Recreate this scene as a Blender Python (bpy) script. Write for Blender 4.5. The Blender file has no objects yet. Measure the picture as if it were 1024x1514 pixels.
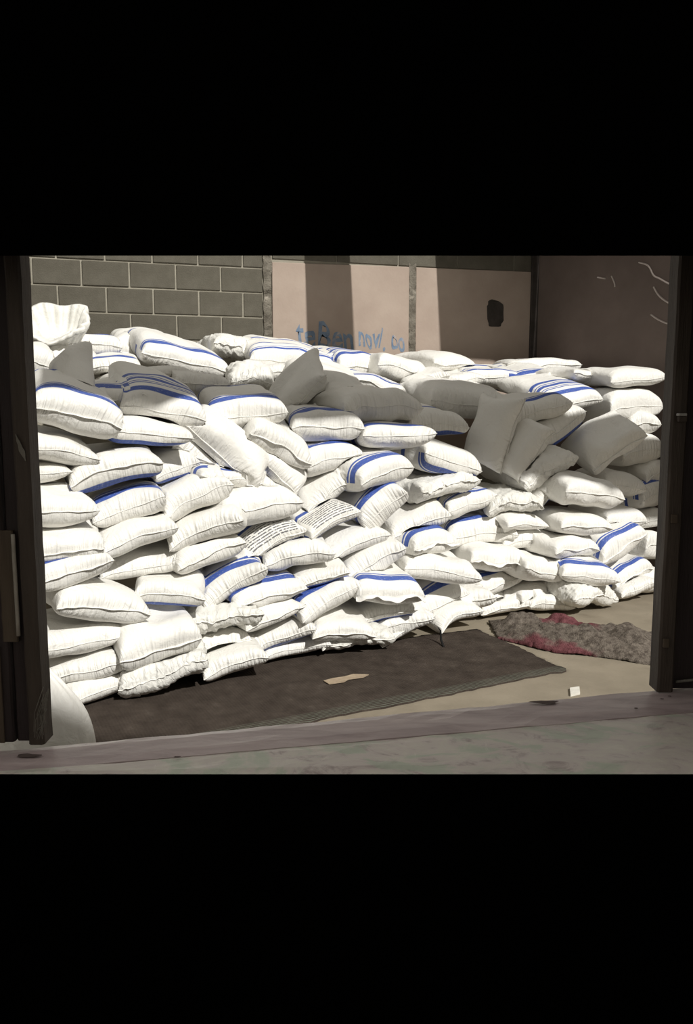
import bpy, bmesh, math, random
import numpy as np
from mathutils import Vector, Matrix

C = bpy.context.scene.collection
scene = bpy.context.scene
rad = math.radians
random.seed(7)

# ------------------------------------------------------------------ camera
FPX, PITCH, EYE = 1200.0, rad(7.45), 1.65
cam = bpy.data.cameras.new('camera')
cam.sensor_fit = 'HORIZONTAL'
cam.sensor_width = 36.0
cam.lens = 36.0 * FPX / 1024.0
cam.clip_start = 0.02
cam_ob = bpy.data.objects.new('camera', cam)
C.objects.link(cam_ob)
cam_ob.location = (0, 0, EYE)
cam_ob.rotation_euler = (math.pi / 2 - PITCH, 0, 0)
scene.camera = cam_ob

# ------------------------------------------------------------------ sky
world = bpy.data.worlds.new('world')
scene.world = world
world.use_nodes = True
wn = world.node_tree
bg = wn.nodes['Background']
bg.inputs['Color'].default_value = (0.96, 0.91, 0.82, 1)      # pale dusty haze
bg.inputs['Strength'].default_value = 0.42

# ------------------------------------------------------------------ sun
SUN_AZ, SUN_EL = rad(34), rad(41)      # from behind the camera, over its right shoulder
sun = bpy.data.lights.new('sun', 'SUN')
sun.energy = 4.1
sun.angle = rad(1.0)
sun.color = (1.0, 0.975, 0.925)
sun_ob = bpy.data.objects.new('sun', sun)
C.objects.link(sun_ob)
SUN_D = Vector((-math.sin(SUN_AZ) * math.cos(SUN_EL), math.cos(SUN_AZ) * math.cos(SUN_EL), -math.sin(SUN_EL)))
sun_ob.rotation_euler = SUN_D.to_track_quat('-Z', 'Y').to_euler()
sun_ob.location = (2, -4, 8)

# ------------------------------------------------------------------ exposure
scene.view_settings.view_transform = 'Standard'
scene.view_settings.look = 'None'
scene.view_settings.exposure = 0.0
scene.view_settings.gamma = 1.0
scene.view_settings.use_curve_mapping = False

# ------------------------------------------------------------------ helpers
def ray(u, v):
    x = (u - 512.0) / FPX
    y = -(v - 757.0) / FPX
    return Vector((x, math.cos(PITCH) + y * math.sin(PITCH), -math.sin(PITCH) + y * math.cos(PITCH)))

def at(u, v, Y):                      # the point at distance Y into the room seen at pixel u, v
    d = ray(u, v)
    return Vector((0, 0, EYE)) + d * (Y / d.y)

def on_floor(u, v, z=0.0):
    d = ray(u, v)
    return Vector((0, 0, EYE)) + d * ((z - EYE) / d.z)

def tag(o, label=None, cat=None, group=None, kind=None):
    if label: o['label'] = label
    if cat: o['category'] = cat
    if group: o['group'] = group
    if kind: o['kind'] = kind
    return o

def link(name, me, mat=None, parent=None, loc=(0, 0, 0)):
    o = bpy.data.objects.new(name, me)
    C.objects.link(o)
    if mat is not None and len(me.materials) == 0:
        me.materials.append(mat)
    if parent is not None:
        o.parent = parent
    o.location = loc
    return o

def empty(name, loc):
    o = bpy.data.objects.new(name, None)
    o.empty_display_size = 0.1
    C.objects.link(o)
    o.location = loc
    return o

def from_np(name, V, F, smooth=True):
    me = bpy.data.meshes.new(name)
    me.from_pydata([tuple(p) for p in V], [], [tuple(int(i) for i in f) for f in F])
    if smooth:
        me.polygons.foreach_set('use_smooth', [True] * len(me.polygons))
    me.update()
    return me

def bm_mesh(name, bm, smooth=False):
    me = bpy.data.meshes.new(name)
    bmesh.ops.recalc_face_normals(bm, faces=bm.faces)
    bm.to_mesh(me)
    bm.free()
    if smooth:
        me.polygons.foreach_set('use_smooth', [True] * len(me.polygons))
    return me

def prism(bm, poly, z0, z1):
    """vertical prism over a plan polygon; z0/z1 may be per-corner lists"""
    n = len(poly)
    z0 = z0 if hasattr(z0, '__len__') else [z0] * n
    z1 = z1 if hasattr(z1, '__len__') else [z1] * n
    b = [bm.verts.new((p[0], p[1], z)) for p, z in zip(poly, z0)]
    t = [bm.verts.new((p[0], p[1], z)) for p, z in zip(poly, z1)]
    bm.faces.new(b[::-1]); bm.faces.new(t)
    for i in range(n):
        j = (i + 1) % n
        bm.faces.new((b[i], b[j], t[j], t[i]))
    return b + t

def box_mesh(name, x0, x1, y0, y1, z0, z1, bevel=0.0):
    bm = bmesh.new()
    prism(bm, [(x0, y0), (x1, y0), (x1, y1), (x0, y1)], z0, z1)
    if bevel:
        bmesh.ops.bevel(bm, geom=bm.edges[:], offset=bevel, segments=1, affect='EDGES')
    return bm_mesh(name, bm)

def structure(name, me, mat, parent=None):
    o = link(name, me, mat, parent)
    if parent is None: o['kind'] = 'structure'
    return o

# ------------------------------------------------------------------ node helpers
class NT:
    def __init__(self, name, rough=0.8, spec=0.3):
        self.m = bpy.data.materials.new(name)
        self.m.use_nodes = True
        self.t = self.m.node_tree
        self.b = self.t.nodes['Principled BSDF']
        self.b.inputs['Roughness'].default_value = rough
        self.b.inputs['Specular IOR Level'].default_value = spec
    def n(self, typ, **kw):
        nd = self.t.nodes.new(typ)
        for k, v in kw.items(): setattr(nd, k, v)
        return nd
    def put(self, sock, v):
        if isinstance(v, bpy.types.NodeSocket): self.t.links.new(v, sock)
        elif v is not None: sock.default_value = v
    def math(self, op, a, b=None, c=None):
        nd = self.n('ShaderNodeMath', operation=op)
        for i, v in enumerate((a, b, c)): self.put(nd.inputs[i], v)
        return nd.outputs[0]
    def noise(self, vec, scale, detail=4, rough=0.55, dist=0.0):
        nd = self.n('ShaderNodeTexNoise')
        self.put(nd.inputs['Vector'], vec)
        nd.inputs['Scale'].default_value = scale; nd.inputs['Detail'].default_value = detail
        nd.inputs['Roughness'].default_value = rough; nd.inputs['Distortion'].default_value = dist
        return nd.outputs['Fac']
    def mapping(self, vec, scale=(1, 1, 1), rot=(0, 0, 0)):
        nd = self.n('ShaderNodeMapping')
        self.put(nd.inputs['Vector'], vec)
        nd.inputs['Scale'].default_value = scale; nd.inputs['Rotation'].default_value = rot
        return nd.outputs[0]
    def coord(self, which='Object'):
        return self.n('ShaderNodeTexCoord').outputs[which]
    def ramp(self, fac, stops):
        nd = self.n('ShaderNodeValToRGB')
        el = nd.color_ramp.elements
        while len(el) < len(stops): el.new(0.5)
        for e, (p, c) in zip(el, stops):
            e.position = p; e.color = (*c, 1) if len(c) == 3 else c
        self.put(nd.inputs[0], fac)
        return nd.outputs[0]
    def mix(self, fac, a, b, mode='MIX'):
        nd = self.n('ShaderNodeMix', data_type='RGBA', blend_type=mode)
        self.put(nd.inputs[0], fac)
        self.put(nd.inputs[6], (*a, 1) if isinstance(a, tuple) else a)
        self.put(nd.inputs[7], (*b, 1) if isinstance(b, tuple) else b)
        return nd.outputs[2]
    def step(self, x, a, b):
        nd = self.n('ShaderNodeMapRange', interpolation_type='SMOOTHSTEP')
        self.put(nd.inputs[0], x); nd.inputs[1].default_value = a; nd.inputs[2].default_value = b
        return nd.outputs[0]
    def bump(self, h, strength=0.3, dist=0.01):
        nd = self.n('ShaderNodeBump')
        nd.inputs['Strength'].default_value = strength; nd.inputs['Distance'].default_value = dist
        self.put(nd.inputs['Height'], h)
        self.t.links.new(nd.outputs[0], self.b.inputs['Normal'])
    def color(self, c): self.put(self.b.inputs['Base Color'], c)

def rough_mat(name, c1, c2, scale=6, rough=0.9, bump=0.3, bdist=0.006, c3=None, stretch=(1, 1, 1), spec=0.2, fine=60):
    k = NT(name, rough, spec)
    co = k.mapping(k.coord(), stretch)
    f = k.noise(co, scale, 6, 0.6)
    col = k.ramp(f, [(0.3, c1), (0.7, c2)])
    if c3:
        g = k.step(k.noise(co, scale * 0.45, 5, 0.65, 0.6), 0.55, 0.68)
        col = k.mix(g, col, c3)
    k.color(col)
    h = k.math('ADD', k.noise(co, fine, 3), k.math('MULTIPLY', f, 1.5))
    k.bump(h, bump, bdist)
    return k.m

M = {}
M['block'] = rough_mat('grey_concrete_block', (0.088, 0.080, 0.062), (0.125, 0.115, 0.092), 5, bump=0.5, fine=90)
M['mortar'] = rough_mat('pale_mortar', (0.27, 0.25, 0.20), (0.36, 0.335, 0.275), 9)
M['concrete'] = rough_mat('rough_concrete', (0.10, 0.088, 0.07), (0.22, 0.20, 0.165), 9, bump=0.9, bdist=0.014, c3=(0.42, 0.38, 0.32))
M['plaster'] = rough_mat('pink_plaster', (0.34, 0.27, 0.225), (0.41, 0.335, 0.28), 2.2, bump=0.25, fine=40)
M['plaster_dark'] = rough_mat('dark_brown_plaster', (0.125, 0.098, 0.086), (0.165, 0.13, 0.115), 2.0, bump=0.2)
M['very_dark'] = rough_mat('very_dark_plaster', (0.03, 0.026, 0.022), (0.06, 0.05, 0.045), 8)  # one very dark tone for the corner column and the hole
M['room'] = rough_mat('near_black_unlit_face', (0.0009, 0.0009, 0.0009), (0.0013, 0.0013, 0.0012), 4, spec=0.0)  # darkness of an unlit wall put into the colour
M['white_board'] = rough_mat('white_sun_block', (0.7, 0.69, 0.66), (0.78, 0.77, 0.74), 4)  # white face of the added sun blocker, bounces light back
M['floor'] = rough_mat('dusty_concrete_floor', (0.21, 0.18, 0.135), (0.29, 0.25, 0.19), 2.5, bump=0.25, c3=(0.19, 0.16, 0.12))
M['timber'] = rough_mat('dark_stained_timber', (0.040, 0.030, 0.024), (0.075, 0.058, 0.047), 7, rough=0.6, stretch=(6, 6, 0.6), c3=(0.10, 0.08, 0.067), spec=0.3)
M['timber_red'] = rough_mat('dark_red_brown_timber', (0.022, 0.015, 0.015), (0.04, 0.029, 0.030), 7, rough=0.6, stretch=(6, 6, 0.6), spec=0.3)
M['timber_warm'] = rough_mat('worn_brown_timber', (0.075, 0.056, 0.041), (0.11, 0.085, 0.063), 7, rough=0.6, stretch=(6, 6, 0.6))
M['scuff'] = rough_mat('scraped_grey_wood', (0.16, 0.15, 0.13), (0.24, 0.225, 0.20), 20, stretch=(4, 4, 1))
M['bar'] = rough_mat('pale_painted_steel', (0.30, 0.275, 0.24), (0.38, 0.35, 0.31), 20, rough=0.5)
M['bolt'] = rough_mat('bare_steel', (0.35, 0.34, 0.33), (0.5, 0.49, 0.48), 30, rough=0.35)
M['black'] = rough_mat('black_rubber', (0.01, 0.01, 0.01), (0.02, 0.02, 0.02), 20)
M['card'] = rough_mat('torn_cardboard', (0.30, 0.23, 0.16), (0.40, 0.32, 0.23), 20)
M['paper'] = rough_mat('white_card', (0.62, 0.60, 0.54), (0.7, 0.68, 0.62), 20)
M['shade_sheet'] = rough_mat('grey_brown_shade_sheet', (0.10, 0.09, 0.08), (0.16, 0.14, 0.12), 5)  # for the added shadow-casting sheets
M['chalk'] = rough_mat('chalk_scribble', (0.42, 0.37, 0.34), (0.5, 0.44, 0.41), 30)
M['strap'] = rough_mat('black_strap', (0.008, 0.008, 0.008), (0.014, 0.014, 0.014), 30)
M['spray'] = rough_mat('blue_spray_paint', (0.12, 0.17, 0.25), (0.22, 0.28, 0.36), 14, c3=(0.40, 0.34, 0.31))

def sill_material():
    k = NT('weathered_sill_paint', 0.30, 1.0)
    co = k.coord()
    a = k.noise(k.mapping(co, (2.2, 4, 4), (0, 0, 0.35)), 4.2, 8, 0.68, 1.8)
    col = k.ramp(a, [(0.32, (0.34, 0.27, 0.27)), (0.45, (0.62, 0.555, 0.53)), (0.6, (0.66, 0.62, 0.555)), (0.78, (0.76, 0.70, 0.66))])
    g = k.step(k.noise(k.mapping(co, (2, 3, 3)), 3.1, 5, 0.6, 1.5), 0.50, 0.62)
    col = k.mix(k.math('MULTIPLY', g, 0.65), col, (0.42, 0.52, 0.40))
    s = k.step(k.noise(k.mapping(co, (14, 4, 4), (0, 0, 0.5)), 2.2, 5, 0.7, 2.0), 0.62, 0.72)
    col = k.mix(k.math('MULTIPLY', s, 0.4), col, (0.84, 0.79, 0.74))
    k.color(col)
    k.bump(k.math('ADD', a, k.noise(co, 50, 3)), 0.3, 0.003)
    return k.m
def sill_edge_material():
    k = NT('purple_grey_sill_board', 0.32, 0.9)
    co = k.coord()
    a = k.noise(k.mapping(co, (1.5, 8, 8)), 4.0, 6, 0.6, 0.6)
    col = k.ramp(a, [(0.3, (0.36, 0.285, 0.295)), (0.55, (0.52, 0.43, 0.435)), (0.8, (0.64, 0.56, 0.55))])
    k.color(col)
    k.bump(k.math('ADD', a, k.noise(co, 60, 3)), 0.3, 0.003)
    return k.m
M['sill'] = sill_material()
M['sill_edge'] = sill_edge_material()

def mat_mat():
    k = NT('dark_woven_mat', 0.95, 0.1)
    co = k.coord()
    u = k.n('ShaderNodeUVMap').outputs[0]
    f = k.noise(k.mapping(co, (1, 1, 1)), 7, 7, 0.7)
    col = k.ramp(f, [(0.3, (0.034, 0.026, 0.021)), (0.6, (0.062, 0.049, 0.040)), (0.8, (0.11, 0.092, 0.077))])
    sp = k.n('ShaderNodeSeparateXYZ'); k.put(sp.inputs[0], u)
    st = k.step(k.math('SINE', k.math('MULTIPLY', sp.outputs[1], 380.0)), 0.35, 0.8)
    edge = k.step(sp.outputs[1], 0.10, 0.075)
    st = k.math('MULTIPLY', st, edge)
    col = k.mix(k.math('MULTIPLY', st, 0.8), col, (0.13, 0.145, 0.115))
    k.color(col)
    weave = k.n('ShaderNodeTexWave', wave_type='BANDS'); k.put(weave.inputs['Vector'], u)
    weave.inputs['Scale'].default_value = 60; weave.inputs['Distortion'].default_value = 1.0
    k.bump(k.math('ADD', k.math('MULTIPLY', weave.outputs['Fac'], 0.4), k.noise(co, 70, 4)), 0.6, 0.008)
    return k.m
M['mat'] = mat_mat()

def blanket_mat():
    k = NT('red_brown_felt_blanket', 0.95, 0.05)
    co = k.coord()
    sp = k.n('ShaderNodeSeparateXYZ'); k.put(sp.inputs[0], k.n('ShaderNodeUVMap').outputs[0])
    f = k.noise(co, 30, 6, 0.75)
    grey = k.ramp(f, [(0.35, (0.06, 0.048, 0.04)), (0.65, (0.21, 0.18, 0.15))])
    red = k.ramp(f, [(0.35, (0.085, 0.03, 0.034)), (0.65, (0.19, 0.075, 0.082))])
    wob = k.math('MULTIPLY', k.math('SUBTRACT', k.noise(co, 5, 4), 0.5), 0.45)
    t = k.math('ADD', sp.outputs[1], wob); s_ = k.math('ADD', sp.outputs[0], wob)
    a_ = k.math('MULTIPLY', k.step(t, 0.52, 0.68), k.math('MULTIPLY', k.step(s_, 0.24, 0.34), k.step(s_, 0.74, 0.62)))
    b_ = k.math('MULTIPLY', k.step(t, 0.12, 0.02), k.step(s_, 0.7, 0.6))
    k.color(k.mix(k.math('MAXIMUM', a_, b_), grey, red))
    k.bump(k.noise(co, 120, 4), 0.8, 0.012)
    return k.m
M['blanket'] = blanket_mat()

def sack_material(name, stripes=(), printed=False, tone=(0.80, 0.785, 0.74), blue=(0.035, 0.085, 0.36)):
    """white woven polypropylene; stripes printed along the sack at v0..v1 of its length"""
    k = NT(name, 0.5, 0.35)
    uv = k.n('ShaderNodeUVMap').outputs[0]
    sp = k.n('ShaderNodeSeparateXYZ'); k.put(sp.inputs[0], uv)
    u, v = sp.outputs[0], sp.outputs[1]
    wob = k.math('MULTIPLY', k.math('SUBTRACT', k.noise(uv, 3, 2), 0.5), 0.012)
    vv = k.math('ADD', v, wob)
    rnd = k.n('ShaderNodeObjectInfo').outputs['Random']
    dirt = k.noise(k.mapping(uv, (2, 3, 1)), 2.5, 5, 0.6)
    base = k.mix(k.math('MULTIPLY', k.step(dirt, 0.55, 0.8), 0.35), tone, (0.70, 0.66, 0.57))
    base = k.mix(k.math('MULTIPLY', rnd, 0.5), base, (0.80, 0.79, 0.755))
    mask = None
    for v0, v1 in stripes:
        m_ = k.math('MULTIPLY', k.step(vv, v0 - 0.004, v0 + 0.004), k.step(vv, v1 + 0.004, v1 - 0.004))
        mask = m_ if mask is None else k.math('MAXIMUM', mask, m_)
    if mask is not None:
        worn = k.step(k.noise(k.mapping(uv, (30, 60, 1)), 1.0, 3), 0.25, 0.45)
        base = k.mix(k.math('MULTIPLY', mask, k.math('ADD', k.math('MULTIPLY', worn, 0.35), 0.62)), base, blue)
    if printed:
        lines = k.step(k.math('SINE', k.math('MULTIPLY', v, 230.0)), -0.1, 0.3)
        words = k.step(k.noise(k.mapping(uv, (44, 37, 1)), 1.0, 1), 0.36, 0.44)
        a = k.math('MULTIPLY', k.step(v, 0.015, 0.03), k.step(v, 0.26, 0.24))
        b = k.math('MULTIPLY', k.step(u, 0.14, 0.17), k.step(u, 0.88, 0.85))
        a2 = k.math('MULTIPLY', k.step(v, -0.01, -0.03), k.step(v, -0.26, -0.24))
        ink = k.math('MULTIPLY', k.math('MULTIPLY', lines, words), k.math('MULTIPLY', k.math('MAXIMUM', a, a2), b))
        base = k.mix(k.math('MULTIPLY', ink, 0.85), base, (0.03, 0.03, 0.045))
    k.color(base)
    # pleats gathered along the stitched ends, creases elsewhere
    av = k.math('ABSOLUTE', v)
    near = k.step(av, 0.16, 0.0)
    pl = k.noise(k.mapping(uv, (26, 3.0, 1)), 1.0, 2, 0.5, 0.3)
    cr = k.n('ShaderNodeTexNoise', noise_type='RIDGED_MULTIFRACTAL'); k.put(cr.inputs['Vector'], k.mapping(k.coord('Object'), (1, 1, 1)))
    cr.inputs['Scale'].default_value = 6.5; cr.inputs['Detail'].default_value = 3; cr.inputs['Distortion'].default_value = 0.5
    h = k.math('ADD', k.math('MULTIPLY', k.math('MULTIPLY', pl, near), 1.2), k.math('MULTIPLY', cr.outputs['Fac'], 0.30))
    h = k.math('ADD', h, k.math('MULTIPLY', k.noise(k.coord('Object'), 13, 3, 0.6, 0.9), 0.55))
    k.bump(h, 0.7, 0.022)
    return k.m

S = {
    0: sack_material('white_woven_sack'),
    1: sack_material('white_sack_one_blue_band', [(0.13, 0.205), (0.22, 0.242), (0.78, 0.82), (-0.42, -0.36)]),
    2: sack_material('white_sack_many_blue_lines', [(0.12, 0.18), (0.23, 0.245), (0.26, 0.272), (0.30, 0.35), (0.37, 0.385), (0.42, 0.47), (-0.3, -0.25)]),
    3: sack_material('white_sack_blue_band_below', [(-0.135, -0.05), (-0.175, -0.15), (-0.42, -0.36), (0.5, 0.54)]),
    4: sack_material('white_sack_black_print', [(-0.16, -0.06), (0.28, 0.32)], printed=True),
    5: sack_material('white_sack_thin_blue_lines', [(0.10, 0.13), (0.145, 0.155), (0.24, 0.27), (0.5, 0.54)]),
    6: sack_material('thin_translucent_white_sack', tone=(0.74, 0.73, 0.68)),
}
M['hem'] = rough_mat('stitched_hem', (0.66, 0.63, 0.55), (0.78, 0.75, 0.68), 40)

# ================================================================== SETTING
A17 = rad(17)
EU = Vector((math.cos(A17), math.sin(A17), 0))          # along the back wall
EN = Vector((math.sin(A17), -math.cos(A17), 0))         # out of the back wall, to the camera
WO = at(100, 600, 7.6); WO.z = 0
def wall_hit(u, v):
    d = ray(u, v); o = Vector((0, 0, EYE))
    t = (WO - o).dot(EN) / d.dot(EN)
    return o + d * t
def s_of(u, v=450): return (wall_hit(u, v) - WO).dot(EU)
def wp(s, off=0.0, z=0.0):
    p = WO + EU * s + EN * off
    return Vector((p.x, p.y, z))
S_COR = s_of(790)
COR = wp(S_COR)
RD = Vector((0.54, -0.842, 0)).normalized()             # right wall, towards the camera
RN = Vector((-RD.y, RD.x, 0)) * -1                      # into the room
if RN.x > 0: RN = -RN
S_LEFT = -1.35
def wbox(name, s0, s1, o0, o1, z0, z1, bevel=0.0):
    bm = bmesh.new()
    prism(bm, [wp(s0, o0), wp(s1, o0), wp(s1, o1), wp(s0, o1)], z0, z1)
    if bevel: bmesh.ops.bevel(bm, geom=bm.edges[:], offset=bevel, segments=1, affect='EDGES')
    return bm_mesh(name, bm)

floor = structure('floor', box_mesh('floor', -7, 8, -4, 12, -0.1, 0.0), M['floor'])
WALL_TOP = 3.5
wall_back = structure('wall_back', wbox('wall_back', S_LEFT - 0.2, S_COR + 0.25, -0.2, 0.0, 0, WALL_TOP), M['mortar'])
wl = wp(S_LEFT)
bm = bmesh.new()
p0, p1 = wl + EN * 0.0, wl + EN * 3.2
prism(bm, [p0, p1, p1 - EU * 0.18, p0 - EU * 0.18], 0, WALL_TOP)
structure('wall_left', bm_mesh('wall_left', bm), M['block'])
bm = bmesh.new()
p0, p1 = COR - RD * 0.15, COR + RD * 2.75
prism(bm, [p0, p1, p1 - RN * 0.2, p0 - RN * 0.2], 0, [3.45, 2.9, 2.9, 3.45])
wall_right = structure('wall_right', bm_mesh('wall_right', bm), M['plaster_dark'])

# concrete blocks, each its own piece
zj = [wall_hit(100, v).z for v in (461, 422, 383)]
CH = (zj[2] - zj[0]) / 2
sj = [s_of(u, 402) for u in (46, 120, 191, 260, 325)]
BP = (sj[4] - sj[0]) / 4
S_PIL0, S_PIL1 = s_of(389), s_of(401)
JW = 0.016
blk = {}
def block_mesh(w):
    key = round(w, 3)
    if key not in blk:
        blk[key] = box_mesh('concrete_block', -w / 2, w / 2, -0.012, 0.008, -(CH - JW) / 2, (CH - JW) / 2, 0.004)
    return blk[key]
def add_block(s0, s1, z, nm='concrete_block'):
    w = s1 - s0 - JW
    if w < 0.04: return
    o = link(nm, block_mesh(w), M['block'], wall_back)
    o.location = wp((s0 + s1) / 2, 0.0, z + random.uniform(-0.001, 0.001)) + EN * random.uniform(-0.003, 0.003)
    o.rotation_euler = (0, 0, A17)
for r in range(-4, 4):
    z = zj[1] + CH * (r + 0.5)
    off = sj[1] + (0 if r % 2 == 0 else 0.5 * BP)
    k0 = math.floor((S_LEFT - off) / BP)
    s = off + k0 * BP
    while s < S_PIL0 - 0.01:
        if z - CH / 2 > 1.35 and z + CH / 2 < WALL_TOP + 0.01:
            add_block(max(s, S_LEFT), min(s + BP, S_PIL0), z)
        s += BP
# pilaster, beam, plaster panels, second column
def ragged_strip(name, s0, s1, z0, z1, o0, o1, amp, mat, parent, n=60, seed=1):
    """upright strip with torn edges"""
    rg = random.Random(seed)
    bm = bmesh.new(); rows = []
    for i in range(n + 1):
        z = z0 + (z1 - z0) * i / n
        a = s0 + rg.uniform(-amp, amp); b = s1 + rg.uniform(-amp, amp)
        of = o1 + rg.uniform(-0.006, 0.006)
        rows.append([bm.verts.new(wp(a, o0, z)), bm.verts.new(wp(a, of, z)), bm.verts.new(wp((a + b) / 2, of + rg.uniform(-.006, .01), z)), bm.verts.new(wp(b, of, z)), bm.verts.new(wp(b, o0, z))])
    for q, w in zip(rows, rows[1:]):
        for j in range(4): bm.faces.new((q[j], q[j + 1], w[j + 1], w[j]))
    return link(name, bm_mesh(name, bm), mat, parent)
Z_BEAM = wall_hit(401, 388).z
Z_BEAM2 = wall_hit(600, 395).z
ragged_strip('concrete_pilaster', S_PIL0, S_PIL1, 1.2, WALL_TOP, 0.0, 0.022, 0.008, M['concrete'], wall_back, seed=3)
sA, sB, sC, sD = s_of(402), s_of(603.5), s_of(613.5), S_COR
def panel(name, s0, s1, z0, z1a, z1b):
    bm = bmesh.new()
    prism(bm, [wp(s0, 0.0), wp(s1, 0.0), wp(s1, 0.02), wp(s0, 0.02)], z0, [z1a, z1b, z1b, z1a])
    bmesh.ops.bevel(bm, geom=bm.edges[:], offset=0.005, segments=1, affect='EDGES')
    return link(name, bm_mesh(name, bm), M['plaster'], wall_back)
panel('plaster_panel', sA, sB, 1.0, Z_BEAM, Z_BEAM2)
panel('plaster_panel', sC, sD, 1.0, Z_BEAM2, Z_BEAM2 + 0.02)
ragged_strip('concrete_column', sB, sC, 1.0, WALL_TOP, 0.0, 0.014, 0.009, M['concrete'], wall_back, seed=5)
s = sA
while s < sD - 0.05:                               # course of beam blocks above the plaster
    e = min(s + BP * 1.55, sD)
    o = link('beam_block', wbox('beam_block', s + 0.006, e - 0.006, 0.0, 0.012, max(Z_BEAM, Z_BEAM2) + 0.012, WALL_TOP, 0.004), M['block'], wall_back)
    s = e
# corner column and a broken hole in the far panel
link('corner_column', wbox('corner_column', s_of(782), S_COR + 0.02, 0.0, 0.05, 0.0, WALL_TOP, 0.006), M['very_dark'], wall_back)
h0, h1 = wall_hit(720, 478), wall_hit(741, 449)
bm = bmesh.new()
ring = []
rg = random.Random(4)
cs, cz = (s_of(720, 478) + s_of(741, 449)) / 2, (h0.z + h1.z) / 2
hw, hh = (s_of(741, 449) - s_of(720, 478)) / 2, (h1.z - h0.z) / 2
N = 22
for lay, (kx, of) in enumerate(((1.25, 0.0203), (1.1, 0.025), (0.9, 0.0235), (0.0, 0.022))):
    row = []
    for i in range(N):
        a = 2 * math.pi * i / N
        rr = rg.uniform(0.88, 1.12)
        sx = math.copysign(abs(math.cos(a)) ** 0.5, math.cos(a)) * rr; sz = math.copysign(abs(math.sin(a)) ** 0.5, math.sin(a)) * rr
        row.append(bm.verts.new(wp(cs + hw * kx * sx, of, cz + hh * kx * sz)))
    ring.append(row)
for a, b in zip(ring, ring[1:]):
    for i in range(N):
        j = (i + 1) % N
        bm.faces.new((a[i], a[j], b[j], b[i]))
bmesh.ops.remove_doubles(bm, verts=bm.verts[:], dist=0.0005)
link('broken_hole', bm_mesh('broken_hole', bm), M['very_dark'], wall_back)

# blue sprayed lettering on the plaster
def spray(txt, u0, u1, v0, v1):
    cu = bpy.data.curves.new('graffiti', 'FONT')
    cu.body = txt; cu.size = 1.0; cu.extrude = 0.0
    cu.offset = 0.016; cu.resolution_u = 3
    o = bpy.data.objects.new('graffiti', cu); C.objects.link(o)
    bpy.context.view_layer.update()
    me = bpy.data.meshes.new_from_object(o)
    bpy.data.objects.remove(o)
    n = len(me.vertices); co = np.empty(n * 3); me.vertices.foreach_get('co', co); co = co.reshape(-1, 3)
    lo, hi = co.min(0), co.max(0)
    s0, s1 = s_of(u0, 500), s_of(u1, 500)
    z0, z1 = wall_hit((u0 + u1) / 2, v1).z, wall_hit((u0 + u1) / 2, v0).z
    out = []
    for x, y, _ in co:
        fx, fy = (x - lo[0]) / (hi[0] - lo[0]), (y - lo[1]) / (hi[1] - lo[1])
        wv = 0.012 * math.sin(fx * 19) + 0.008 * math.sin(fx * 41 + 1)
        out.append(tuple(wp(s0 + (s1 - s0) * fx + 0.01 * math.sin(fy * 5 + fx * 9), 0.0215, z0 + (z1 - z0) * fy + wv - 0.04 * fx)))
    me.vertices.foreach_set('co', np.array(out).ravel()); me.update()
    link('graffiti', me, M['spray'], wall_back)
spray('teBen', 436, 522, 474, 514)
spray('nov/. oo', 529, 598, 482, 514)

def tube(name, pts, r, mat, parent=None, seg=6):
    bm = bmesh.new(); rows = []
    for i, p in enumerate(pts):
        a = pts[max(i - 1, 0)]; b = pts[min(i + 1, len(pts) - 1)]
        t = (b - a).normalized()
        x = t.cross(Vector((0.3, 0.2, 0.93))).normalized(); y = t.cross(x)
        rr = r[i] if hasattr(r, '__len__') else r
        rows.append([bm.verts.new(p + (x * math.cos(2 * math.pi * k / seg) + y * math.sin(2 * math.pi * k / seg)) * rr) for k in range(seg)])
    for q, w in zip(rows, rows[1:]):
        for k in range(seg):
            bm.faces.new((q[k], q[(k + 1) % seg], w[(k + 1) % seg], w[k]))
    bm.faces.new(rows[0]); bm.faces.new(rows[-1])
    return link(name, bm_mesh(name, bm, True), mat, parent)
def right_hit(u, v):
    d = ray(u, v); o = Vector((0, 0, EYE))
    return o + d * ((COR - o).dot(RN) / d.dot(RN))
def smooth_path(px, n=6):
    out = []
    for i in range(len(px) - 1):
        p = [px[max(i - 1, 0)], px[i], px[i + 1], px[min(i + 2, len(px) - 1)]]
        for k in range(n):
            t = k / n
            out.append(tuple(0.5 * ((2 * p[1][c]) + (-p[0][c] + p[2][c]) * t + (2 * p[0][c] - 5 * p[1][c] + 4 * p[2][c] - p[3][c]) * t * t + (-p[0][c] + 3 * p[1][c] - 3 * p[2][c] + p[3][c]) * t ** 3) for c in (0, 1)))
    out.append(px[-1]); return out
for px in ([(944, 388), (958, 393), (966, 407), (975, 412), (990, 420), (1004, 423)], [(966, 424), (973, 436), (985, 446), (1002, 454)],
           [(962, 465), (972, 472), (985, 478), (1000, 481)], [(883, 410), (895, 412)], [(904, 408), (908, 418), (909, 424)]):
    tube('chalk_mark', [right_hit(*q) + RN * 0.001 for q in smooth_path(px)], 0.009, M['chalk'], wall_right, 5)

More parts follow.
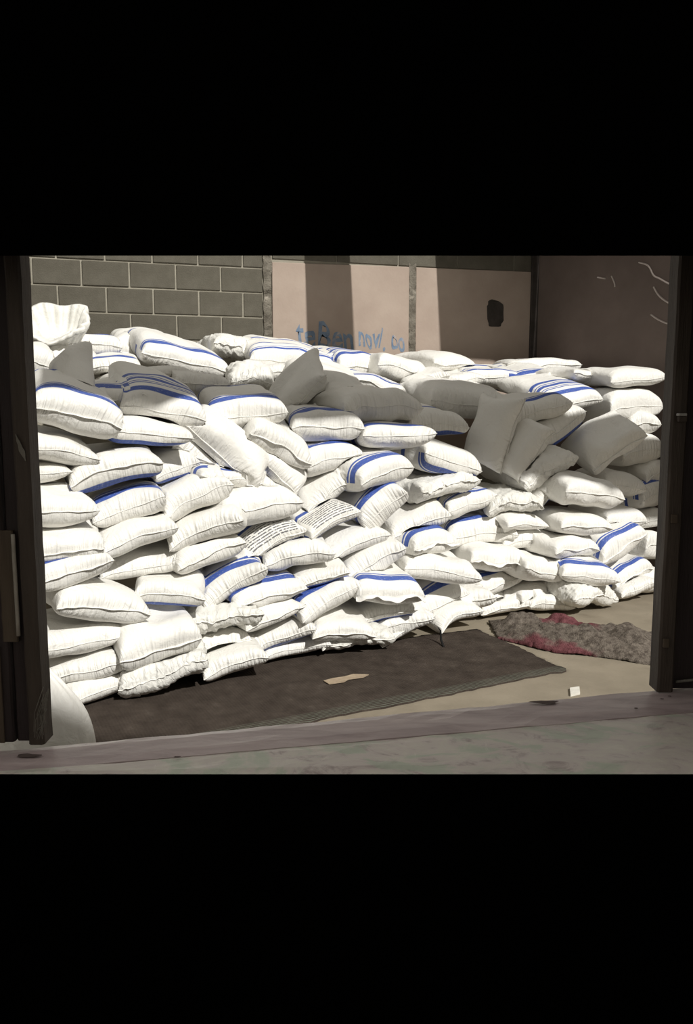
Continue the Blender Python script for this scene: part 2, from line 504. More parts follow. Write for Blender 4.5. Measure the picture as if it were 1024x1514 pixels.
# ------------------------------------------------------------------ the window and its wall, coloured near black as if unlit
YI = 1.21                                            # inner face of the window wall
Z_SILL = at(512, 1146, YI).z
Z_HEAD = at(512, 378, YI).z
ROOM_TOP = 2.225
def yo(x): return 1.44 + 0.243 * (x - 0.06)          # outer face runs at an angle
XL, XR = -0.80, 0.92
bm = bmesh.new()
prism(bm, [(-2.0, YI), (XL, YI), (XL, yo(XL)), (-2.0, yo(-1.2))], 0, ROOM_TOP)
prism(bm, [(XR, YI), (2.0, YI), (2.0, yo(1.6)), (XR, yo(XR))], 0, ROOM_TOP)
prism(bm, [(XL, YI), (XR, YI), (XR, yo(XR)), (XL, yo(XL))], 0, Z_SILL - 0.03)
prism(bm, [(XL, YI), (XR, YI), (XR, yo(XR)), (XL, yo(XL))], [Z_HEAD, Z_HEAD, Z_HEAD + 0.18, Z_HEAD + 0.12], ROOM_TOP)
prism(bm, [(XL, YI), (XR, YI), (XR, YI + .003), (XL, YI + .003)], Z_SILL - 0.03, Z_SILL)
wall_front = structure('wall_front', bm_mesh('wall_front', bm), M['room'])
# unseen wall added behind the camera to keep the sun off the window
structure('sun_block_wall', box_mesh('sun_block_wall', -4.0, 11.0, -4.4, -4.0, 0, 8.2), M['white_board'])

# sill: inner slab and outer board, split along the line seen in the photograph
window = empty('window_1', (0, YI, Z_SILL)); window['kind'] = 'structure'
def wchild(name, me, mat):
    o = link(name, me, mat, window)
    o.matrix_parent_inverse = Matrix.Translation(window.location).inverted()
    return o
def split_y(x):
    a, b = on_floor(27, 1139, Z_SILL), on_floor(1024, 1052, Z_SILL)
    return a.y + (b.y - a.y) * (x - a.x) / (b.x - a.x)
def out_y(x):
    a, b = on_floor(0, 1110, Z_SILL), on_floor(1024, 1015, Z_SILL)
    return a.y + (b.y - a.y) * (x - a.x) / (b.x - a.x)
def slab(name, f0, f1, x0, x1, z0, zt, wob, mat, n=40, m=5, seed=1):
    rg = np.random.default_rng(seed)
    bm = bmesh.new(); g = []
    for j in range(m + 1):
        row = []
        for i in range(n + 1):
            x = x0 + (x1 - x0) * i / n
            ya, yb = f0(x), f1(x)
            y = ya + (yb - ya) * j / m
            z = zt + rg.normal(0, wob) - (0.004 if j in (0, m) else 0)
            row.append(bm.verts.new((x, y, z)))
        g.append(row)
    for a, b in zip(g, g[1:]):
        for i in range(n): bm.faces.new((a[i], a[i + 1], b[i + 1], b[i]))
    lo0 = [bm.verts.new((v.co.x, v.co.y, z0)) for v in g[0]]
    lo1 = [bm.verts.new((v.co.x, v.co.y, z0)) for v in g[-1]]
    for i in range(n):
        bm.faces.new((g[0][i + 1], g[0][i], lo0[i], lo0[i + 1]))
        bm.faces.new((g[-1][i], g[-1][i + 1], lo1[i + 1], lo1[i]))
        bm.faces.new((lo0[i], lo1[i], lo1[i + 1], lo0[i + 1]))
    return wchild(name, bm_mesh(name, bm, False), mat)
slab('sill_slab', lambda x: YI + 0.0035, lambda x: max(split_y(x), YI + 0.006), XL + 0.002, XR - 0.002, Z_SILL - 0.029, Z_SILL + 0.002, 0.0006, M['sill'], seed=1)
slab('sill_board', lambda x: max(split_y(x), YI + 0.006) + 0.001, lambda x: out_y(x), XL + 0.002, XR - 0.002, Z_SILL - 0.05, Z_SILL + 0.003, 0.0007, M['sill_edge'], m=4, seed=2)
# chipped dark patch and specks on the sill
def chip(u, v, w, h, seed):
    rg = random.Random(seed); c = on_floor(u, v, Z_SILL + 0.0045)
    bm = bmesh.new(); n = 14; top = []; 
    for i in range(n):
        a = 2 * math.pi * i / n; r = rg.uniform(0.7, 1.15)
        top.append(bm.verts.new((c.x + math.cos(a) * w * r, c.y + math.sin(a) * h * r, c.z + 0.0012)))
    ctr = bm.verts.new((c.x, c.y, c.z + 0.002))
    for i in range(n): bm.faces.new((top[i], top[(i + 1) % n], ctr))
    return wchild('sill_chip', bm_mesh('sill_chip', bm), M['scuff_dark'])
M['scuff_dark'] = rough_mat('bare_dark_wood', (0.07, 0.052, 0.048), (0.13, 0.10, 0.095), 30)
for q in ((805, 1039, 0.030, 0.010, 1), (262 - 220, 1118, 0.02, 0.008, 2), (978, 1034, 0.005, 0.003, 3), (990, 1030, 0.004, 0.003, 4), (940, 1048, 0.004, 0.003, 5), (262, 1120, 0.006, 0.003, 6)):
    chip(*q)

# shutters and jambs of the window
def vslat(name, pts, y0, y1, z0, z1, mat, parent, bevel=0.003, wob=0.0, seed=0, n=14):
    """upright timber: pts = (x0, x1)"""
    rg = random.Random(seed)
    x0, x1 = pts
    bm = bmesh.new(); rows = []
    for i in range(n + 1):
        z = z0 + (z1 - z0) * i / n
        a, b = x0 + rg.uniform(-wob, wob), x1 + rg.uniform(-wob, wob)
        bv = bevel
        rows.append([bm.verts.new(p) for p in ((a + bv, y0, z), (b - bv, y0, z), (b, y0 + bv, z), (b, y1, z), (a, y1, z), (a, y0 + bv, z))])
    for q, w in zip(rows, rows[1:]):
        for k in range(6): bm.faces.new((q[k], q[(k + 1) % 6], w[(k + 1) % 6], w[k]))
    bm.faces.new(rows[0]); bm.faces.new(rows[-1])
    o = link(name, bm_mesh(name, bm), mat, parent)
    if parent is not None: o.matrix_parent_inverse = Matrix.Translation(parent.location).inverted()
    return o
def xat(u, v, Y): return at(u, v, Y).x
YL = 1.345
ls = empty('window_shutter', (xat(20, 740, YL), YL, Z_SILL + 0.01))
tag(ls, 'dark brown timber shutter with long pale upright bar, standing on the sill', 'shutter')
ZB, ZT = Z_SILL + 0.004, Z_HEAD + 0.13
xe = xat(57, 740, YL)
vslat('stile', (xat(34, 740, YL), xe), YL - 0.03, YL + 0.012, ZB, ZT, M['timber'], ls, 0.004, 0.0007, 1, 24)
vslat('board', (xat(10, 740, YL), xat(33, 740, YL)), YL - 0.012, YL + 0.015, ZB, ZT, M['timber_red'], ls, 0.003, 0.0006, 2, 24)
vslat('board', (xat(-50, 740, YL), xat(8.5, 740, YL)), YL - 0.018, YL + 0.015, ZB, ZT, M['timber_red'], ls, 0.003, 0.0006, 3, 24)
vslat('board', (xat(-120, 740, YL), xat(-52, 740, YL)), YL - 0.015, YL + 0.015, ZB, ZT, M['timber_red'], ls, 0.003, 0.0006, 4, 24)
vslat('bar_plate', (xat(7, 870, YL), xat(30, 870, YL)), YL - 0.020, YL - 0.0122, at(18, 944, YL).z, at(18, 782, YL).z, M['timber_warm'], ls, 0.002, 0.0004, 5)
a, b = at(19, 790, YL - 0.024), at(27.5, 940, YL - 0.024)
o = tube('pale_bar', [a.lerp(b, i / 8) for i in range(9)], 0.0034, M['bar'], ls, 8)
o.matrix_parent_inverse = Matrix.Translation(ls.location).inverted()
vslat('worn_lath', (xat(2, 1030, YL), xat(11, 1030, YL)), YL - 0.022, YL - 0.0182, ZB, at(5, 950, YL).z, M['timber_warm'], ls, 0.001, 0.0004, 6)
def flake(u0, v0, u1, v1, w, Y, parent, seed):
    rg = random.Random(seed); bm = bmesh.new()
    a, b = at(u0, v0, Y), at(u1, v1, Y); L_, R_ = [], []
    for i in range(9):
        t = i / 8; p = a.lerp(b, t); ww = w * math.sin(math.pi * min(max(t, 0.08), 0.94)) * rg.uniform(0.7, 1.2)
        L_.append(bm.verts.new((p.x - ww, p.y, p.z))); R_.append(bm.verts.new((p.x + ww, p.y - 0.002, p.z + rg.uniform(-.001, .001))))
    for i in range(8): bm.faces.new((L_[i], R_[i], R_[i + 1], L_[i + 1]))
    r = bmesh.ops.extrude_face_region(bm, geom=bm.faces[:])
    for q in r['geom']:
        if isinstance(q, bmesh.types.BMVert): q.co.y += 0.0015
    o = link('peeled_paint', bm_mesh('peeled_paint', bm), M['scuff'], parent)
    o.matrix_parent_inverse = Matrix.Translation(parent.location).inverted()
flake(23, 642, 38, 682, 0.0045, YL - 0.0325, ls, 3)
o = flake(12, 425, 24, 462, 0.006, YL - 0.022, ls, 5)
# frayed rag fibres hanging in the lower corner of the shutter
bm = bmesh.new()
rg = random.Random(9)
fray = empty('frayed_twine', at(62, 1075, YL + 0.02))
tag(fray, 'wispy tuft of frayed twine caught at the foot of the dark shutter', 'twine')
for i in range(16):
    p = at(70 + rg.uniform(-8, 3), 1030 + rg.uniform(-15, 40), YL - 0.034)
    q = at(56 + rg.uniform(-8, 16), 1088 + rg.uniform(-20, 6), YL - 0.038)
    mid = p.lerp(q, 0.5) + Vector((rg.uniform(-.006, .006), -0.004, rg.uniform(-.006, .006)))
    pts = [p.lerp(mid, t / 4) for t in range(4)] + [mid.lerp(q, t / 4) for t in range(5)]
    o = tube('strand', pts, 0.0006, M['scuff'], fray, 4)
    o.matrix_parent_inverse = Matrix.Translation(fray.location).inverted()

YR = 1.60
rs = empty('window_shutter', (xat(1000, 740, YR), YR, Z_SILL + 0.01))
tag(rs, 'very dark shutter with small bright bolt, on the sill beside the wall with chalk curls', 'shutter')
xi = xat(979, 700, YR)
ZT2 = Z_HEAD + 0.16
vslat('stile', (xi, xat(1003, 700, YR)), YR - 0.03, YR + 0.015, ZB, ZT2, M['timber'], rs, 0.004, 0.0006, 11, 24)
vslat('board', (xat(1004.5, 700, YR), xat(1050, 700, YR)), YR - 0.006, YR + 0.015, ZB, ZT2, M['timber_red'], rs, 0.003, 0.0005, 12, 24)
vslat('board', (xat(1052, 700, YR), xat(1110, 700, YR)), YR - 0.006, YR + 0.015, ZB, ZT2, M['timber_red'], rs, 0.003, 0.0005, 13, 24)
vslat('board', (xat(1112, 700, YR), xat(1190, 700, YR)), YR - 0.006, YR + 0.015, ZB, ZT2, M['timber_red'], rs, 0.003, 0.0005, 14, 24)
p = at(1007, 613, YR - 0.039)
me = box_mesh('bolt', p.x - 0.008, p.x + 0.008, p.y - 0.008, p.y + 0.006, p.z - 0.0025, p.z + 0.0025, 0.001)
o = link('bolt', me, M['bolt'], rs); o.matrix_parent_inverse = Matrix.Translation(rs.location).inverted()
me = box_mesh('bolt_keeper', p.x - 0.006, p.x + 0.010, p.y - 0.004, p.y + 0.007, p.z - 0.014, p.z - 0.0027, 0.001)
o = link('bolt_keeper', me, M['timber'], rs); o.matrix_parent_inverse = Matrix.Translation(rs.location).inverted()
for (u, v) in ((996, 767), (984, 951)):
    p = at(u, v, YR - 0.033)
    me = box_mesh('hinge_plate', p.x - 0.006, p.x + 0.006, p.y - 0.003, p.y + 0.003, p.z - 0.009, p.z + 0.009, 0.001)
    o = link('hinge_plate', me, M['timber_warm'], rs); o.matrix_parent_inverse = Matrix.Translation(rs.location).inverted()
a, b = at(999, 1008, YR - 0.012), at(1060, 1001, YR - 0.012)
o = tube('bottom_rod', [a.lerp(b, i / 4) for i in range(5)], 0.003, M['scuff'], rs, 6)
o.matrix_parent_inverse = Matrix.Translation(rs.location).inverted()

# ------------------------------------------------------------------ unseen sheets added above the view, shaped to throw the shadows
SHADE_Z = 3.5
def shade_pt(p, z=SHADE_Z):
    """where the sun ray that ends at p comes through height z"""
    return p - SUN_D * ((z - p.z) / -SUN_D.z)
def sheet(name, pts, z=SHADE_Z, th=0.03, mat='shade_sheet'):
    bm = bmesh.new()
    prism(bm, [shade_pt(p, z) for p in pts], z, z + th)
    bmesh.ops.triangulate(bm, faces=[f for f in bm.faces if len(f.verts) > 4])
    return structure(name, bm_mesh(name, bm), M[mat])
# added strip that casts the dark upright band on the plaster
sheet('shade_strip', [wall_hit(448, 350), wall_hit(453, 540), wall_hit(523, 540), wall_hit(514, 350)], th=0.06)
# added sheet, outlined to put the far corner in shadow
sheet('shade_sheet_corner', [wall_hit(640, 335), wall_hit(649, 532), wall_hit(720, 536), wall_hit(790, 545), right_hit(880, 545), right_hit(1012, 556), right_hit(1012, 310), right_hit(900, 318), wall_hit(790, 330)])
bm = bmesh.new()                                          # added cover from that sheet to the corner walls, cutting sky light
fl = [wp(s_of(652)), COR - RD * 0.05, COR + RD * 2.7, shade_pt(right_hit(1012, 324)), shade_pt(right_hit(900, 332)), shade_pt(wall_hit(790, 346)), shade_pt(wall_hit(643, 350))]
prism(bm, fl, SHADE_Z + 0.04, SHADE_Z + 0.07)
bmesh.ops.triangulate(bm, faces=[f for f in bm.faces if len(f.verts) > 4])
structure('shade_sheet_wall', bm_mesh('shade_sheet_wall', bm), M['shade_sheet'])


# ================================================================== SACKS
def sack_sim(seed, W=.55, L=.80, T=.19, nx=40, ny=44, steps=130, press=.5, lump=.1):
    """two flat woven sheets sewn round the edge and filled: gives pillows with pleated seams"""
    rng = np.random.default_rng(seed)
    gx = np.linspace(-W / 2, W / 2, nx)
    ty = np.linspace(0, 1, ny); gy = (ty ** 1.15 - .5) * L
    X, Y = np.meshgrid(gx, gy)
    top = np.arange(nx * ny).reshape(ny, nx)
    bot = top.copy()
    bot[1:-1, 1:-1] = nx * ny + np.arange((nx - 2) * (ny - 2)).reshape(ny - 2, nx - 2)
    n = nx * ny + (nx - 2) * (ny - 2)
    P = np.zeros((n, 3))
    for g, s in ((bot, -1), (top, 1)):
        P[g.ravel(), 0] = X.ravel(); P[g.ravel(), 1] = Y.ravel()
        P[g.ravel(), 2] = s * .02 * np.cos(np.pi * X / W * .98).ravel() * np.cos(np.pi * Y / L * .98).ravel()
    R0 = P.copy(); R0[:, 2] = 0
    P += rng.normal(0, .0014, P.shape)
    F = np.concatenate([np.stack([top[:-1, :-1], top[:-1, 1:], top[1:, 1:], top[1:, :-1]], -1).reshape(-1, 4),
                        np.stack([bot[:-1, :-1], bot[1:, :-1], bot[1:, 1:], bot[:-1, 1:]], -1).reshape(-1, 4)])
    def pairs(lst):
        A = np.concatenate([a.ravel() for a, b in lst]); B = np.concatenate([b.ravel() for a, b in lst])
        return A, B, np.linalg.norm(R0[A] - R0[B], axis=1)
    st = []; bd = []
    for g in (top, bot):
        st += [(g[:, :-1], g[:, 1:]), (g[:-1], g[1:]), (g[:-1, :-1], g[1:, 1:]), (g[:-1, 1:], g[1:, :-1])]
        bd += [(g[:, :-2], g[:, 2:]), (g[:-2], g[2:])]
    A, B, R = pairs(st); A2, B2, R2 = pairs(bd)
    cnt = (np.bincount(A, minlength=n) + np.bincount(B, minlength=n))[:, None]
    V = np.zeros_like(P)
    ph = rng.uniform(0, 6.28, 8)
    hi = np.full(n, T / 2); lo = np.full(n, -T / 2)
    hi[top.ravel()] = (T / 2 * (1 + lump * np.sin(X * 11 + ph[0]) * np.sin(Y * 9 + ph[1]))).ravel()
    lo[bot.ravel()] = -(T / 2 * (1 + lump * np.sin(X * 11 + ph[2]) * np.sin(Y * 9 + ph[3]))).ravel()
    def proj(A, B, R, mn, mx):
        d = P[B] - P[A]; l = np.sqrt((d * d).sum(1)) + 1e-9
        e = np.maximum(l - R * mx, 0) + np.minimum(l - R * mn, 0)
        c = d * (e / l)[:, None] * .5
        D = np.empty((n, 3))
        for q in range(3): D[:, q] = np.bincount(A, c[:, q], n) - np.bincount(B, c[:, q], n)
        return D
    for it in range(steps):
        q = P[F]; nr = np.cross(q[:, 2] - q[:, 0], q[:, 3] - q[:, 1])
        Nn = np.zeros((n, 3))
        for k in range(3):
            for c in range(4): Nn[:, k] += np.bincount(F[:, c], nr[:, k], n)
        Nn /= np.sqrt((Nn * Nn).sum(1))[:, None] + 1e-12
        f = press * min(1.0, (steps - it) / (steps * .5))
        V = V * .88 + Nn * (.0016 * f)
        O = P.copy(); P = P + V
        for k in range(6):
            P += proj(A, B, R, 0, 1.0) / cnt * 2.6
            P += proj(A2, B2, R2, .80, 9) * .12
            P[:, 2] = np.clip(P[:, 2], lo, hi)
        V = P - O
    P[:, :2] -= (P[:, :2].max(0) + P[:, :2].min(0)) / 2
    ext = np.ptp(P, axis=0)
    P = P / ext
    zz = P[:, 2] * 2
    P[:, 2] = np.sign(zz) * np.abs(zz) ** .72 / 2
    raw = P.copy()
    xx, yy = P[:, 0] * 2, P[:, 1] * 2                       # a woven tube: round flanks, stitched ends
    tx = 1 - np.abs(xx).clip(0, 1); ty_ = 1 - np.abs(yy).clip(0, 1)
    w = 1 - np.abs(yy).clip(0, 1) ** 5
    P[:, 0] = np.sign(xx) * (1 - tx ** (1 + .38 * w)) / 2
    P[:, 1] = np.sign(yy) * (1 - ty_ ** 1.12) / 2
    # uv: u 0..1 across, v 0..1 from the front end; negative v on the under side
    UVv = np.concatenate([np.tile(0, 0)])
    tu, tv = np.meshgrid(np.linspace(0, 1, nx), ty ** 1.15)
    uv_t = np.stack([tu, tv], -1); uv_b = np.stack([tu, -tv], -1)
    lu = np.concatenate([np.stack([uv_t[:-1, :-1], uv_t[:-1, 1:], uv_t[1:, 1:], uv_t[1:, :-1]], 2).reshape(-1, 2),
                         np.stack([uv_b[:-1, :-1], uv_b[1:, :-1], uv_b[1:, 1:], uv_b[:-1, 1:]], 2).reshape(-1, 2)])
    return dict(P=P, raw=raw, F=F, uv=lu, front=top[0].copy(), ext=ext)

BASES = [sack_sim(11, T=.19), sack_sim(12, T=.23, press=.6), sack_sim(13, T=.16, lump=.2), sack_sim(14, W=.62, T=.21, lump=.25),
         sack_sim(15, T=.25, press=.45, lump=.15), sack_sim(16, T=.20, lump=.35, press=.4)]

# ---- where the heap's face and top lie
BASE_PX = [(40, 1085), (130, 1060), (310, 1016), (440, 990), (580, 966), (720, 922), (840, 912), (890, 910), (930, 895), (965, 882), (1010, 872)]
BX = [on_floor(u, v) for u, v in BASE_PX]
bxs = np.array([p.x for p in BX]); bys = np.array([p.y for p in BX])
def interp(x, xs, ys): return float(np.interp(x, xs, ys))
LEAN = 0.24
def face_point(u, v):
    d = ray(u, v); Y = 5.5
    for _ in range(40):
        p = at(u, v, Y)
        Yn = interp(p.x, bxs, bys) + LEAN * max(p.z, 0)
        Y += 0.5 * (Yn - Y)
    return at(u, v, Y)
V_EDGE = ([40, 130, 250, 430, 560, 700, 850, 1000], [565, 570, 585, 600, 605, 612, 605, 590])
V_BACK = ([40, 200, 350, 440, 540, 670, 800, 880, 1000], [480, 505, 505, 515, 525, 528, 535, 545, 545])
def back_limit(u, v):
    p = wall_hit(u, v)
    if u > 790: p = right_hit(u, v)
    return p.y
def surf(u, v):
    ve = interp(u, *V_EDGE)
    if v >= ve: return face_point(u, v)
    vb = interp(u, *V_BACK)
    e = face_point(u, ve)
    yb = max(back_limit(u, vb) - 0.55, e.y + 0.1)
    t = min(max((ve - v) / (ve - vb), 0), 1.0)
    return at(u, v, e.y + (yb - e.y) * t)

# an unseen sheet added to shade the front rim of the heap
up = [(60, 548), (140, 546), (235, 548), (330, 556), (440, 566), (540, 572), (600, 572), (690, 572), (770, 588), (850, 606), (930, 628), (1015, 650)]
lo = [(60, 572), (150, 590), (240, 590), (330, 584), (430, 602), (500, 606), (570, 622), (650, 650), (700, 672), (760, 704), (830, 716), (890, 738), (960, 758), (1015, 775)]
sheet('shade_sheet_heap', [surf(*q) for q in up] + [surf(*q) for q in lo[::-1]], z=3.5)

